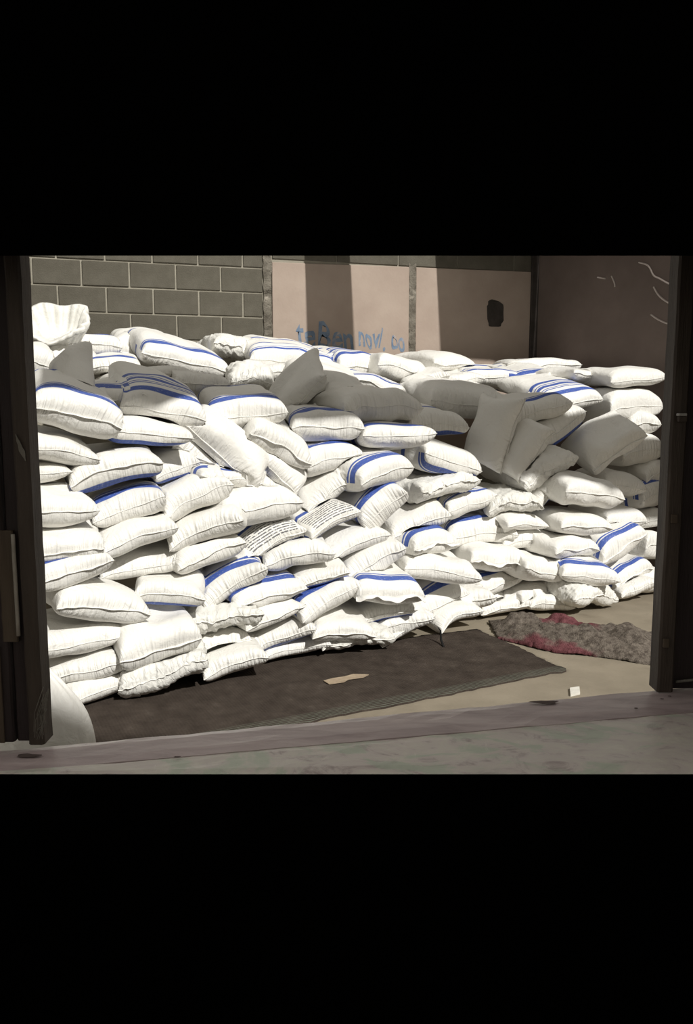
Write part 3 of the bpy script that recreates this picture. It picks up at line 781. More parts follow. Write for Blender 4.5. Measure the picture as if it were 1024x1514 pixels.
# label, centre u, v, visible width, height, roll, print, options   (traced from the photograph, placed on the heap's face and top)
TABLE = [
# against the back wall
('plain white sack just behind the open-necked sack, against the block wall', 140, 510, 80, 48, -6, 1, {}),
('plump white sack with shaded flank under the third block joint', 208, 514, 92, 54, -5, 0, {'tilt': 12}),
('crumple-topped white sack below the last blocks of the grey wall', 355, 511, 76, 42, -5, 6, {'rough': 1.8}),
('broad white sack with faint blue line below the pink plaster edge', 440, 528, 140, 50, -8, 5, {'tilt': 10}),
('blue-lined white sack directly under the blue lettering', 540, 537, 90, 44, -6, 2, {'tilt': 8}),
('shaded white sack under the rough concrete column', 600, 546, 86, 46, -12, 0, {}),
('small sunlit white sack standing out against the dark wall', 669, 534, 78, 33, 3, 0, {}),
('shadowed sack along the wall under the dark corner column', 812, 541, 112, 28, 0, 0, {'L': .42, 'yaw': 12}),
('long sunlit white sack lying flat before the dark side wall', 888, 556, 114, 28, -2, 0, {}),
('half-lit grey sack against the chalk-marked wall by the bolted shutter', 950, 556, 100, 36, 0, 0, {}),
# second rank on top
('sunlit white sack squeezed between bar shutter and open-necked sack', 50, 533, 54, 64, -10, 0, {}),
('small blue-banded sack in a hollow behind the upright dark sack', 168, 536, 74, 36, 4, 1, {}),
('white sack with diagonal blue line, highest in front of the block wall', 276, 530, 132, 56, -12, 1, {'tilt': 14}),
('low shaded sack wedged below the diagonal-lined sack', 235, 556, 100, 34, 3, 0, {}),
('white sack with gathered crumpled neck facing outwards, behind the striped ones', 373, 553, 66, 50, 0, 6, {'rough': 2.2, 'b': 4}),
('wide sunlit white sack behind the tall leaning grey sack', 492, 575, 116, 64, -10, 0, {'tilt': 14}),
('flat white sack with pale blue line below the lettering sack', 562, 566, 90, 36, -8, 5, {}),
('small white sack with dark stitched end rising to one side, below the column', 634, 563, 66, 38, 18, 0, {}),
('thin flat white sack under the small sunlit one', 686, 560, 70, 26, 4, 0, {}),
('sunlit white sack with a short blue mark on its corner', 731, 558, 86, 40, 3, 5, {}),
('white sack with slanting blue band below the dark corner', 790, 563, 86, 40, 10, 1, {'tilt': 12}),
('white sack crossed by several blue lines, behind the shaded ridge', 855, 586, 98, 40, 6, 2, {'tilt': 14}),
('big folded white sack running behind the bolted shutter', 948, 596, 108, 56, 5, 0, {}),
# front rim of the heap
('dark-shaded sack stood up on its corner below the open neck', 104, 556, 74, 84, 34, 0, {'tilt': 62, 'yaw': -28, 'd': -0.05, 'sharp': 1}),
('large white sack with bright blue stripe sloping beside the bar shutter', 116, 606, 138, 78, -19, 1, {'tilt': 10}),
('shadowed sack in the hollow between the two brightest striped sacks', 166, 585, 90, 48, 2, 1, {'d': .15}),
('white sack with many blue lines, tipped forward under the block wall', 243, 600, 126, 72, -16, 2, {'tilt': 16}),
('grey shaded back sack above the many-lined one', 300, 566, 80, 44, -8, 0, {'d': .1}),
('white sack with one blue band and pleated edge, above the slumped pair', 366, 606, 114, 58, 5, 1, {'tilt': 8}),
('tall grey sack leaning up to a point above its neighbours', 432, 577, 128, 64, 42, 0, {'tilt': 58, 'yaw': -30, 'd': -.05, 'T': .17, 'sharp': 1}),
('white sack with dark blue strip on top and crosswise seam', 486, 627, 112, 58, -4, 1, {}),
('broad grey sack in shade with silvery creases', 570, 596, 132, 60, 2, 0, {}),
('long shaded sack on the rim, before the small sunlit one', 698, 590, 136, 58, -3, 0, {'d': 0, 'b': 0, 'tilt': 6}),
('shaded sack with dark blue band along its underside', 650, 622, 102, 52, 2, 3, {}),
('shaded sack with short dark blue line on top, mid rim', 802, 604, 96, 52, 9, 1, {}),
('grey sack hanging down upright over the sunlit row', 727, 637, 108, 52, 72, 0, {'tilt': 40, 'yaw': 14, 'd': -.02, 'T': .26, 'ls': .8}),
('long shaded sack tilted up to the side, below the dark-line one', 832, 633, 98, 56, 23, 3, {}),
('shaded sack hanging nose-down with a knotted tip', 767, 663, 92, 48, 56, 0, {'tilt': 36, 'yaw': 14, 'T': .25, 'ls': .8}),
('big shaded sack sagging forward beside the rounded one', 890, 652, 100, 56, 30, 0, {'tilt': 32, 'yaw': 14, 'T': .28, 'ls': .7, 'd': .06}),
('rounded white sack beside the bolted shutter, shaded from above', 951, 661, 90, 62, 0, 0, {'b': 4}),
('partly hidden white sack at the jamb under the folded one', 984, 625, 50, 40, 0, 0, {}),
('shaded sack caught between the gathered-neck sack and the tall leaning grey one', 404, 552, 74, 42, 4, 0, {'d': .1}),
('dim sack in the gap at the bolted jamb, under the rounded one', 985, 700, 56, 46, 4, 0, {}),
# course under the rim
('creased white sack below the big blue-striped one by the bar shutter', 92, 664, 118, 48, -10, 0, {}),
('pleated white sack with a shadowed corner, under the many-lined one', 222, 638, 118, 52, -5, 3, {'d': -0.06}),
('long white sack slumped steeply down to the middle', 338, 661, 138, 50, -42, 0, {'tilt': 32, 'yaw': 14, 'T': .24, 'ls': .7}),
('sunlit smooth white sack behind the slumped one', 415, 657, 108, 56, -25, 0, {'tilt': 20}),
('second slumped sack with a loose folded end', 408, 690, 100, 54, -36, 0, {'tilt': 26}),
('white sack with blue arc on top and shaded half', 494, 677, 94, 54, 6, 1, {'d': 0.08}),
('sunlit white sack with blue arc, under the silvery creased one', 590, 646, 108, 46, -4, 1, {'d': -0.08}),
('fat white sack with blue arc curving down its side', 574, 697, 102, 60, 9, 1, {'d': -0.1}),
('smooth broad white sack edged blue beneath, mid heap', 674, 677, 114, 60, -8, 3, {'d': -0.08}),
('shaded sack with glossy wrinkles below the long tilted one', 815, 692, 94, 58, 25, 0, {'rough': 1.5}),
('small white sack end with a blue spot poking out below the glossy one', 814, 728, 48, 40, 40, 3, {}),
# next down
('dim sack end behind the jamb, under the creased one', 70, 701, 76, 36, 4, 0, {}),
('long white sack shaded at one end, third from the bar shutter top', 174, 693, 138, 60, 10, 3, {'d': -0.05}),
('white sack rolled on its side beneath the pleated one', 262, 690, 80, 50, 22, 3, {'d': 0.08}),
('grey shadowed sack behind the rolled one', 296, 674, 76, 56, -40, 0, {'d': .12}),
('many-lined sack caught under the slumped ones', 356, 706, 124, 38, -10, 2, {}),
('white sack with turned-up corner against the bar shutter', 88, 753, 104, 64, -8, 0, {}),
('deeply pleated white sack with blue strip behind its upper edge', 190, 749, 114, 62, 14, 1, {'d': 0}),
('white sack pointing up to a frayed ear', 293, 733, 114, 58, 15, 0, {'d': -0.06}),
('very smooth bright sack, widest in the middle of the heap', 391, 748, 134, 68, 8, 0, {'rough': 0.6, 'd': -0.08}),
('white sack split by a sharp shadow edge, beside the smooth wide one', 486, 728, 86, 52, 34, 0, {'d': 0.1}),
('crooked three-cornered sack with blue strip at its flank', 571, 752, 80, 64, 38, 1, {'tilt': 20, 'd': 0.02}),
('lumpy white sack with a knot under the blue-edged one', 668, 720, 122, 48, 9, 6, {'rough': 1.6, 'd': -0.06}),
('white sack with small blue patch on top, right of the pleated ridge', 700, 742, 86, 44, 12, 5, {}),
('small rumpled white sack with curled end', 769, 744, 84, 42, -5, 6, {'rough': 1.8, 'd': -0.07}),
('plump shaded sack with bright crumpled front near the bolted shutter', 881, 729, 112, 58, -8, 0, {'d': -0.1}),
('dusky sack behind the plump crumpled one', 926, 714, 84, 42, -5, 0, {'d': .08}),
('shaded sack with dark blue curve at the bolted jamb', 972, 730, 64, 52, 10, 1, {}),
('grey sack under the dusky one near the jamb', 928, 766, 76, 38, -4, 0, {}),
('dim sack at the jamb above the bold-striped one', 966, 768, 58, 36, 4, 0, {}),
# middle of the heap
('white sack with straight seam, below the deeply pleated one', 206, 792, 118, 54, 14, 0, {'d': -0.05}),
('creased white sack at the bar shutter with blue edge beneath', 96, 808, 112, 56, 0, 3, {}),
('pleated sack with a long grey fold across its face', 305, 784, 120, 60, 18, 0, {'d': -0.1}),
('white sack under the grey-folded one, smooth front', 313, 820, 112, 54, 14, 0, {'d': -0.06}),
('white sack with black printed lines and dark blue end', 407, 797, 104, 54, 24, 4, {'tilt': 12, 'd': 0.02}),
('rolled white sack with a block of black print', 497, 769, 100, 44, 20, 4, {'d': -0.03}),
('sack with a pleated ridge under a grey shadow', 622, 771, 100, 46, 13, 0, {'rough': 1.2, 'd': 0.1}),
('sack with narrow pleated hem, under the three-cornered one', 530, 804, 104, 46, 11, 0, {}),
('sunlit bolster-like white sack, below the printed pair', 442, 821, 100, 46, 8, 0, {'d': -0.07}),
('white sack with gathered swirl end and shadow bite', 556, 831, 98, 54, 22, 0, {'d': 0.04}),
('small white sack with blue arc and a thick folded lip', 646, 799, 82, 48, -3, 1, {'hem': 0.04, 'd': -0.05}),
('plump white sack with blue corner arc, above the flap-edged ones', 715, 785, 104, 58, 5, 1, {}),
('thin white sack just below the rumpled small one', 783, 772, 82, 34, 0, 0, {}),
('white sack with pleated lower lip and shadowed corner', 784, 798, 84, 42, 0, 0, {}),
('flat bright white sack under the plump crumpled one', 868, 776, 92, 38, -4, 0, {}),
('white sack with a ruled seam, beside the bold-striped one', 856, 809, 94, 40, 0, 0, {}),
('white sack with bold double blue stripe by the bolted jamb', 924, 806, 90, 56, 14, 1, {'tilt': 12, 'd': -0.06}),
('sack end behind the bold-striped one at the jamb', 972, 806, 48, 50, -20, 0, {'d': .1}),
# lower courses
('white sack bulging over its lower neighbours at the bar shutter', 112, 847, 114, 64, 8, 1, {}),
('white sack half in shadow, above the cross-seamed one', 207, 838, 112, 50, 5, 0, {'d': 0.1}),
('pointed white sack sloping down from the bar shutter', 158, 897, 136, 66, -18, 0, {'d': -0.08}),
('round white sack with crossing seams and blue line below', 250, 879, 102, 52, -8, 3, {}),
('white sack with broad sloping blue stripe, lower middle', 346, 861, 104, 52, 24, 1, {'tilt': 12, 'd': 0}),
('white sack with blue patch behind its long seam', 401, 877, 112, 48, 12, 1, {'d': -0.04}),
('narrow shaded sack with blue edge under the bolster-like one', 478, 853, 84, 36, 16, 3, {}),
('white sack with long sewn edge and blue strip on its upper side', 490, 886, 106, 50, 22, 1, {'d': -0.07}),
('white sack with twin blue lines and a hanging shadow flap', 579, 876, 106, 50, -8, 1, {'tilt': 10, 'hem': 0.055, 'd': -0.12}),
('smooth white sack dark beneath, under the folded-lip one', 656, 844, 120, 50, -5, 0, {'d': -0.12}),
('bright sack with overhanging flap above a blue panel', 742, 828, 100, 46, -6, 0, {'hem': 0.05, 'd': -0.12}),
('sack with slate blue panel under the overhanging flap', 742, 863, 82, 48, 3, 1, {'d': 0.04}),
('white sack with pleated lip, middle of the far lower courses', 815, 843, 100, 46, -8, 0, {'d': -0.1}),
('bright sack overhanging the crumpled bottom one', 877, 849, 94, 46, -13, 1, {'d': -0.12}),
('white sack with bright blue band, lowest stripe by the bolted jamb', 938, 848, 78, 44, 16, 1, {'tilt': 10}),
('thin white sack near the bare floor by the bolted jamb', 946, 876, 66, 28, 12, 0, {}),
('white sack end on the floor hidden by the bolted jamb', 974, 862, 44, 40, 8, 0, {}),
('white sack with shadow stain and blue mark, above the mat fringe', 656, 889, 94, 48, 16, 1, {'d': 0.09}),
('shaded sack tucked under the twin-lined one', 568, 908, 98, 40, 8, 3, {'d': 0.08}),
('shaded sack between flap-edged and bottom ones', 738, 886, 84, 36, 5, 0, {'d': 0.12}),
('small sack with a lit corner above the blanket', 803, 878, 84, 40, 2, 0, {'d': 0.1}),
('yellowish white sack below the blue-patched one', 408, 910, 100, 40, 15, 0, {}),
('thin crumpled white sack with film-like folds, left of the yellowish one', 325, 922, 120, 44, 9, 6, {'rough': 2.2, 'b': 2}),
# the lowest courses
('white sack with wrinkled end under the film-like one', 322, 956, 98, 48, 12, 0, {}),
('wide flat sack, third up from the floor at the bar shutter', 124, 950, 136, 50, 0, 0, {'d': 0.02}),
('tent-shaped white sack bulging out above the limp one', 240, 957, 118, 84, 4, 0, {'tilt': 14, 'd': -.12, 'L': .7}),
('white sack second up from the floor at the bar shutter', 130, 994, 120, 46, 8, 0, {'d': 0.06}),
('white sack edged dark blue, second up beside the mat', 416, 943, 104, 40, 14, 3, {}),
('rounded white sack above the torn plastic-wrapped one', 511, 932, 98, 44, -5, 0, {'d': -0.07}),
('long pale sack sloping down onto the mat edge', 592, 934, 100, 44, 12, 0, {'d': 0.05}),
('long narrow sack above the mat, end pleated', 681, 908, 110, 42, 16, 0, {}),
('torn plastic-wrapped sack slumped onto the mat', 532, 956, 104, 42, -4, 6, {'rough': 2.0, 'ground': 1}),
('bottom sack on the mat behind the cardboard scrap', 440, 970, 102, 36, 6, 0, {'ground': 1}),
('bottom sack on the mat with grey lower half', 348, 994, 100, 46, 9, 0, {'ground': 1}),
('limp wrinkled white sack spilling onto the mat', 245, 1026, 134, 62, 10, 6, {'rough': 2.4, 'b': 2, 'ground': 1, 'd': -.08}),
('bottom sack with a jagged sun patch beside the mat', 150, 1038, 110, 46, 4, 0, {'ground': 1, 'd': 0.05}),
('bottom sack at the corner of the mat, sloping', 607, 946, 100, 38, 14, 0, {'ground': 1}),
('bottom sack by the black strap', 682, 925, 84, 34, 12, 0, {'ground': 1}),
('bottom sack with a bright notch of sun, at the blanket end', 750, 910, 80, 32, 3, 0, {'ground': 1, 'd': 0.07}),
('bottom sack behind the red part of the blanket', 817, 905, 74, 34, 0, 0, {'ground': 1, 'd': 0.05}),
('crumpled sunlit bottom sack beyond the blanket', 886, 892, 104, 46, -5, 6, {'rough': 1.8, 'ground': 1, 'd': 0.03}),
]


sacks = []
def make_sack(idx, u, v, w, h, roll, mk, opt, rg):
    tilt = opt.get('tilt', rg.uniform(-3, 6))
    yaw = opt.get('yaw', 24 + rg.uniform(-15, 15))
    p = surf(u, v + (0.06 * h if tilt < 30 else 0))
    if 'Y' in opt: p = at(u, v, opt['Y'])
    else: p = at(u, v, p.y + (opt['d'] if 'd' in opt else (rg.choice((-1, 1)) * rg.uniform(.02, .10) if tilt < 30 else 0)))
    depth = (p - Vector((0, 0, EYE))).dot(Vector((0, math.cos(PITCH), -math.sin(PITCH))))
    m = depth / FPX
    rl = rad(abs(roll))
    # un-rotate the traced box
    W = w * m * 1.04
    if tilt > 30:
        L = h * m / max(math.sin(rad(tilt)), 0.5) * opt.get('ls', 1.0); T = opt.get('T', 0.20)
    else:
        T = h * m * 0.90; L = opt.get('L', 0.76 if u < 880 else 0.52)
    R = Matrix.Rotation(rad(yaw), 3, 'Z') @ Matrix.Rotation(rad(-roll), 3, 'Y') @ Matrix.Rotation(rad(tilt), 3, 'X')
    inward = R @ Vector((0, 1, 0)); inward.z = 0
    fwd = Vector((p.x, p.y, 0)).normalized()
    if tilt > 30: c = p + fwd * (T * 0.5)
    else: c = p + inward.normalized() * (L * 0.5 * math.cos(rad(tilt))) + Vector((0, 0, L * 0.5 * math.sin(rad(tilt)) * 0.6))
    b = BASES[opt.get('b', rg.randrange(len(BASES)))]
    P = (b['raw'] if opt.get('sharp') else b['P']) * np.array([W, L, T])
    if rg.random() < .5 and 'b' not in opt: P[:, 0] *= 1
    x, y, z = P[:, 0] / W * 2, P[:, 1] / L * 2, P[:, 2] / T * 2
    # settle: drooping ends, twist, lumps
    bend = opt.get('bend', rg.uniform(-.05, .14)); fl = opt.get('front', rg.uniform(-.02, .10))
    P[:, 2] -= bend * T * x * x * np.sign(1) + fl * T * np.clip(-y, 0, 1) ** 2 * 1.2
    tw = rg.uniform(-.06, .06) * T
    P[:, 2] += tw * x * y * 2
    P[:, 0] *= 1 + rg.uniform(-.06, .04) * y
    for _ in range(7):
        k = np.array([rg.uniform(-1, 1) for _ in range(3)]); k = k / np.linalg.norm(k) * rg.uniform(12, 42)
        dvec = np.array([rg.uniform(-1, 1) for _ in range(3)])
        P += np.outer(np.sin(P @ k + rg.uniform(0, 6.28)), dvec) * 0.0042 * (18 / np.linalg.norm(k) + .4) * opt.get('rough', 1.0)
    if opt.get('rough', 1) > 1.4:
        for _ in range(9):
            k = np.array([rg.uniform(-1, 1) for _ in range(3)]); k = k / np.linalg.norm(k) * rg.uniform(45, 110)
            dvec = np.array([rg.uniform(-1, 1) for _ in range(3)])
            P += np.outer(np.abs(np.sin(P @ k + rg.uniform(0, 6.28))) - .6, dvec) * 0.0065
    Rm = np.array(R)
    P = P @ Rm.T
    cz = c.z
    mn = P[:, 2].min() + cz
    floor_z = 0.016
    if mn < floor_z: c.z += floor_z - mn
    if opt.get('ground'): c.z += floor_z - (P[:, 2].min() + c.z)
    hl = opt.get('hem', 0) or ( rg.choice((.006, .008, .010, .016)))
    sacks.append(dict(P=P + np.array(c), c=np.array(c), R=Rm, W=W, L=L, T=T, b=b, mk=mk, opt=opt, hl=hl, rg=rg, idx=idx))

for i, (lab, u, v, w, h, roll, mk, opt) in enumerate(TABLE):
    make_sack(i, u, v, w, h, roll, mk, opt, random.Random(100 + i))

# ---- let neighbouring sacks press flat against each other
def press_together(rounds=3):
    cs = np.array([s['c'] for s in sacks])
    for _ in range(rounds):
        moves = []
        for i, a in enumerate(sacks):
            D = np.zeros_like(a['P'])
            near = np.where((np.linalg.norm(cs - cs[i], axis=1) < 1.0))[0]
            for j in near:
                if j == i: continue
                b = sacks[j]
                q = (a['P'] - b['c']) @ b['R']
                x = np.abs(q[:, 0]) / (b['W'] * .5); y = np.abs(q[:, 1]) / (b['L'] * .5)
                m = (x < 1) & (y < 1)
                if not m.any(): continue
                hgt = np.zeros(len(q))
                hgt[m] = .004 + .5 * b['T'] * np.sqrt((1 - x[m] ** 2.6) * (1 - y[m] ** 2.6))
                z = q[:, 2]; pen = hgt - np.abs(z)
                k = m & (pen > 0)
                if not k.any(): continue
                d = np.zeros_like(q)
                ca = (a['c'] - b['c']) @ b['R']
                sg = np.where(np.abs(z) < .25 * hgt, np.sign(ca[2]) or 1, np.sign(z))
                amt = np.minimum(np.where(sg * z >= 0, hgt - np.abs(z), hgt + np.abs(z)), .045) * .52
                d[k, 2] = (sg * amt)[k]
                D += d @ b['R'].T
            ln = np.linalg.norm(D, axis=1, keepdims=True)
            D *= np.minimum(1, .045 / np.maximum(ln, 1e-9))
            moves.append(D)
        for a, D in zip(sacks, moves): a['P'] = a['P'] + D; a['P'][:, 2] = np.maximum(a['P'][:, 2], .014)
press_together()
for s in sacks:
    for org_, nrm in ((WO, EN), (COR, RN), (WO, EN), (COR, RN)):
        d = ((s['P'] - np.array(org_)) @ np.array(nrm)).min() - 0.03
        if d < 0:
            s['P'] = s['P'] - np.array(nrm) * d; s['c'] = s['c'] - np.array(nrm) * d

HEM = {}
for s in sacks:
    P = s['P']; b = s['b']; rg = s['rg']
    org = Vector((s['c'][0], s['c'][1], P[:, 2].min()))
    V = P - np.array(org)
    me = from_np('sack', V, b['F'])
    uvl = me.uv_layers.new(name='UVMap')
    uvl.data.foreach_set('uv', b['uv'].astype(np.float32).ravel())
    o = link('sack', me, S[s['mk']], None, org)
    tag(o, TABLE[s['idx']][0], 'sack', 'white woven sacks stacked in the heap')
    # stitched hem along the front end
    fr = V[b['front']]; n = len(fr)
    out = -s['R'][:, 1] * s['hl']; dn = s['R'][:, 2]
    vs = []; 
    for i in range(n):
        k = min(i, n - 1 - i); e = min(1, (k + 1.5) / 4)
        wv = .25 * s['hl'] * math.sin(i * .3 + s['idx']) + .10 * s['hl'] * math.sin(i * .9 + s['idx'] * 2)
        tip = fr[i] + out * e * (0.75 + .25 * math.sin(i * .4 + s['idx'])) + dn * (wv - max(0, s['hl'] - .02) * .55)
        ins = fr[i] - out * .2
        vs += [ins + dn * .003, tip + dn * .0012, tip - dn * .0012, ins - dn * .003]
    fs = []
    for i in range(n - 1):
        for k in range(4):
            fs.append((4 * i + k, 4 * i + (k + 1) % 4, 4 * i + 4 + (k + 1) % 4, 4 * i + 4 + k))
    fs += [(0, 1, 2, 3), (4 * n - 1, 4 * n - 2, 4 * n - 3, 4 * n - 4)]
    hm = link('stitched_hem', from_np('stitched_hem', vs, fs), S[0], o)

# ================================================================== MAT, BLANKET, SCRAPS
def plan_grid(poly4, nx, ny, zf, name, mat, thick=0.012, wob=0.0, seed=1, label=None, cat=None):
    rg = np.random.default_rng(seed)
    a, b, c, d = [Vector((p[0], p[1])) for p in poly4]       # near-left, near-right, far-right, far-left
    bm = bmesh.new(); g = []; org = (a + b + c + d) / 4
    uvs = {}
    for j in range(ny + 1):
        row = []
        for i in range(nx + 1):
            s, t = i / nx, j / ny
            p = (a * (1 - s) + b * s) * (1 - t) + (d * (1 - s) + c * s) * t
            if i in (0, nx) or j in (0, ny):
                p = p + Vector(rg.normal(0, wob, 2))
            v_ = bm.verts.new((p.x - org.x, p.y - org.y, zf(s, t, p)))
            uvs[v_] = (s, t); row.append(v_)
        g.append(row)
    top = []
    for j in range(ny):
        for i in range(nx):
            top.append(bm.faces.new((g[j][i], g[j][i + 1], g[j + 1][i + 1], g[j + 1][i])))
    edge = g[0][:-1] + [r[-1] for r in g[:-1]] + g[-1][:0:-1] + [r[0] for r in g[:0:-1]]
    low = {v_: bm.verts.new((v_.co.x, v_.co.y, max(v_.co.z - thick, 0.0005))) for v_ in edge}
    for i in range(len(edge)):
        p, q = edge[i], edge[(i + 1) % len(edge)]
        bm.faces.new((p, low[p], low[q], q))
    for p, q in low.items(): uvs[q] = uvs[p]
    lay = bm.loops.layers.uv.new('UVMap')
    for f in bm.faces:
        for l in f.loops: l[lay].uv = uvs[l.vert]
    me = bm_mesh(name, bm, True)
    o = link(name, me, mat, None, (org.x, org.y, 0))
    return tag(o, label, cat)
near_r, far_r, far_l = on_floor(842, 991), on_floor(716, 928), on_floor(150, 1035)
near_l = on_floor(60, 1130)
mA = on_floor(838, 993); mB = on_floor(330, 1072)
ed = (mA - mB).normalized()
mat_o = plan_grid([mB - ed * 1.0 + Vector((0, -.3, 0)), mA, on_floor(705, 932), on_floor(705, 932) - ed * 3.4], 60, 30,
    lambda s, t, p: 0.012 + 0.003 * math.sin(s * 23) * math.sin(t * 9) , 'floor_mat', M['mat'], 0.0115, 0.007, 3,
    'dark brown woven mat with greenish striped edge lying before the sacks', 'mat')
bm = bmesh.new(); rgf = random.Random(21)
fr0, fr1 = mA, on_floor(705, 932)
for i in range(120):
    t = rgf.random(); p = fr0.lerp(fr1, t); d = ed * rgf.uniform(.015, .05) + (fr1 - fr0).normalized() * rgf.uniform(-.012, .012)
    n = (fr1 - fr0).normalized() * .0015
    q = p + d; p = p - ed * .01
    v_ = [bm.verts.new(c) for c in ((p.x - n.x - mat_o.location.x, p.y - n.y - mat_o.location.y, .011), (p.x + n.x - mat_o.location.x, p.y + n.y - mat_o.location.y, .011), (q.x - mat_o.location.x, q.y - mat_o.location.y, .003))]
    bm.faces.new(v_)
bmesh.ops.solidify(bm, geom=bm.faces[:], thickness=.002)
fo = link('fringe', bm_mesh('fringe', bm), M['mat'], mat_o); fo['kind'] = 'stuff'

def bl_z(s, t, p):
    from mathutils import noise as mn
    w = min(s, 1 - s, 0.12) / 0.12 * min(t, 1 - t, 0.18) / 0.18
    z = 0.025 + 0.07 * (0.5 + 0.5 * mn.noise(Vector((s * 7, t * 3.2, 2.2)))) + 0.10 * max(0, mn.noise(Vector((s * 4.2 + t * 1.5, t * 6.5 - s * 2, 7.7)))) ** 0.8
    z += 0.045 * abs(mn.noise(Vector((s * 14, t * 11, 1.3))))
    return 0.008 + z * (0.15 + 0.85 * w)
bl = plan_grid([on_floor(735, 945), on_floor(960, 975), on_floor(965, 938), on_floor(722, 921)], 90, 34, bl_z, 'blanket', M['blanket'], 0.014, 0.004, 5,
    'crumpled red and grey-brown felt blanket on bare concrete beyond the mat', 'blanket')
# ragged outline: pull the near edge out in lobes
co = np.empty(len(bl.data.vertices) * 3); bl.data.vertices.foreach_get('co', co); co = co.reshape(-1, 3)
sx = co[:, 0]; co[:, 1] += (-0.16 * np.sin(np.clip((sx + .9) / 1.7, 0, 1) * np.pi) + .03 * np.sin(sx * 9 + 1)) * (co[:, 1] < np.median(co[:, 1])) * np.clip((np.median(co[:, 1]) - co[:, 1]) / .2, 0, 1)
bl.data.vertices.foreach_set('co', co.ravel()); bl.data.update()

def flat_scrap(name, pts, z, th, mat, label, cat, curl=0.0):
    P = [on_floor(u, v, z) for u, v in pts]; o_ = sum(P, Vector()) / len(P)
    bm = bmesh.new()
    prism(bm, [p - o_ for p in P], 0, [th + curl * (i % 2) for i in range(len(P))])
    o = link(name, bm_mesh(name, bm), mat, None, (o_.x, o_.y, z))
    return tag(o, label, cat)
flat_scrap('cardboard_scrap', [(478, 1007), (492, 1004), (508, 1001), (522, 998), (545, 998), (537, 1002), (515, 1005), (508, 1009), (486, 1012)], 0.0165, 0.004, M['card'],
    'torn strip of tan cardboard lying flat on the dark mat', 'cardboard', 0.003)
flat_scrap('white_card', [(843, 1030), (857, 1027), (856, 1018), (842, 1020)], 0.0, 0.014, M['paper'],
    'small white card packet on bare floor just beyond the sill', 'packet')
a = on_floor(655, 955, .014); 
st = tube('strap', [a + Vector((0.0, -.02, 0)), a + Vector((-.01, .05, .03)), a + Vector((-.012, .07, .09)), a + Vector((-.03, .08, .11))], [.008, .008, .006, .003], M['strap'])
tag(st, 'short black strap end sticking up at the mat edge under the sacks', 'strap')

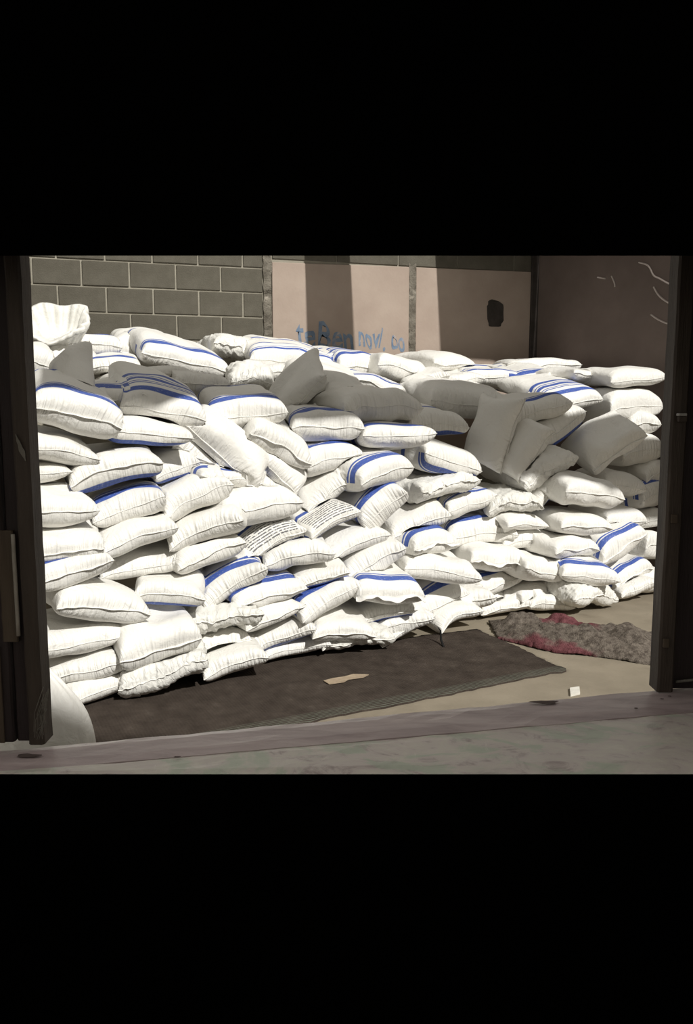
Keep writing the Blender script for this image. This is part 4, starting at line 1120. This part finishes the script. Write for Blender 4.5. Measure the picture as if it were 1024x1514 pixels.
# ---- the open-necked sack on the top of the heap, by the bar-handled shutter
def open_sack():
    p = at(86, 506, 6.1)
    root = empty('open_sack', p); root.rotation_euler = (.22, 0, .1)
    tag(root, 'open-necked white sack with ruffled rolled-back mouth, highest on the heap', 'sack', 'white woven sacks stacked in the heap')
    n, rows = 132, []
    # radius, height, pleat depth: body, neck, flaring mouth, rolled rim, inside
    prof = [(.10, -.34, 0), (.25, -.31, .004), (.28, -.20, .006), (.25, -.09, .012), (.18, -.02, .018), (.150, .00, .022),
            (.165, .035, .026), (.190, .075, .030), (.212, .115, .034), (.222, .150, .038), (.214, .172, .040), (.196, .168, .038), (.172, .130, .032), (.150, .085, .026), (.125, .045, .018), (.0, .03, 0.0)]
    rg = random.Random(5)
    bm = bmesh.new()
    ph = [rg.uniform(0, 6.28) for _ in range(6)]
    for j, (r, z, amp) in enumerate(prof):
        row = []
        for i in range(n):
            a = 2 * math.pi * i / n
            f = abs(math.sin(a * 5.5 + ph[0] + .25 * math.sin(a * 3))) ** .7 + .5 * abs(math.sin(a * 10 + ph[1])) - .8
            back = math.sin(a)
            zz = z * (1 + (.55 * back + .12 * math.sin(a * 4 + ph[2])) * (1 if z > 0 else 0))
            rr = r * (1 + .06 * math.sin(a * 3 + ph[3])) + amp * f
            roll = max(0, -back) * (.03 if 8 <= j <= 11 else 0)
            row.append(bm.verts.new((rr * math.cos(a), rr * math.sin(a) * .9 - roll, zz - roll * .8)))
        rows.append(row)
    k = 4
    def band(r0, r1, name, mk):
        b2 = bmesh.new(); mp = {}
        for row in rows[r0:r1 + 1]:
            for q in row: mp[q] = b2.verts.new(q.co)
        for A_, B_ in zip(rows[r0:r1], rows[r0 + 1:r1 + 1]):
            for i in range(n):
                j = (i + 1) % n
                b2.faces.new((mp[A_[i]], mp[A_[j]], mp[B_[j]], mp[B_[i]]))
        bmesh.ops.remove_doubles(b2, verts=b2.verts[:], dist=1e-5)
        me = bm_mesh(name, b2, True)
        uvl = me.uv_layers.new(name='UVMap'); uvl.data.foreach_set('uv', [.5] * (2 * len(uvl.data)))
        return link(name, me, S[mk], root)
    band(0, 5, 'sack_body', 0)
    band(5, 15, 'ruffled_mouth', 6)
    bm.free()
open_sack()

# ---- the sack standing upright just beyond the sill, next to the bar-handled shutter
def standing_sack():
    base = on_floor(72, 1135); base.z = 0
    root = empty('standing_sack', base)
    tag(root, 'white sack standing upright on the floor just beyond the sill, wide at the foot', 'sack')
    n = 72; rg = random.Random(8); ph = [rg.uniform(0, 6.28) for _ in range(5)]
    prof = [(.02, .004), (.18, .006), (.205, .04), (.21, .12), (.20, .22), (.18, .30), (.135, .37), (.09, .43), (.05, .47), (.03, .485), (.045, .515), (.06, .545), (.04, .55), (.0, .535)]
    bm = bmesh.new(); rows = []
    for j, (r, z) in enumerate(prof):
        row = []
        for i in range(n):
            a = 2 * math.pi * i / n
            amp = .004 + .02 * max(0, (z - .3)) 
            f = math.sin(a * 7 + ph[0]) + .7 * math.sin(a * 12 + ph[1]) + .5 * math.sin(a * 19 + ph[2])
            rr = r + amp * f * min(1, r * 12) + .012 * math.sin(a * 2 + z * 9) * min(1, r * 8)
            row.append(bm.verts.new((rr * math.cos(a) - .06 * z, rr * math.sin(a) * .85, z)))
        rows.append(row)
    for A_, B_ in zip(rows, rows[1:]):
        for i in range(n):
            j = (i + 1) % n
            bm.faces.new((A_[i], A_[j], B_[j], B_[i]))
    bmesh.ops.remove_doubles(bm, verts=bm.verts[:], dist=1e-5)
    me = bm_mesh('sack_body', bm, True); uvl = me.uv_layers.new(name='UVMap'); uvl.data.foreach_set('uv', [.5] * (2 * len(uvl.data)))
    o = link('sack_body', me, S[0], root)
    m_ = o.modifiers.new('smooth', 'SUBSURF'); m_.levels = 1; m_.render_levels = 1
    tie = [Vector((.043 * math.cos(a) - .06 * .482, .037 * math.sin(a), .482 + .003 * math.sin(3 * a))) for a in [2 * math.pi * i / 16 for i in range(17)]]
    tube('twine_tie', tie, .004, M['scuff'], root, 5)
standing_sack()
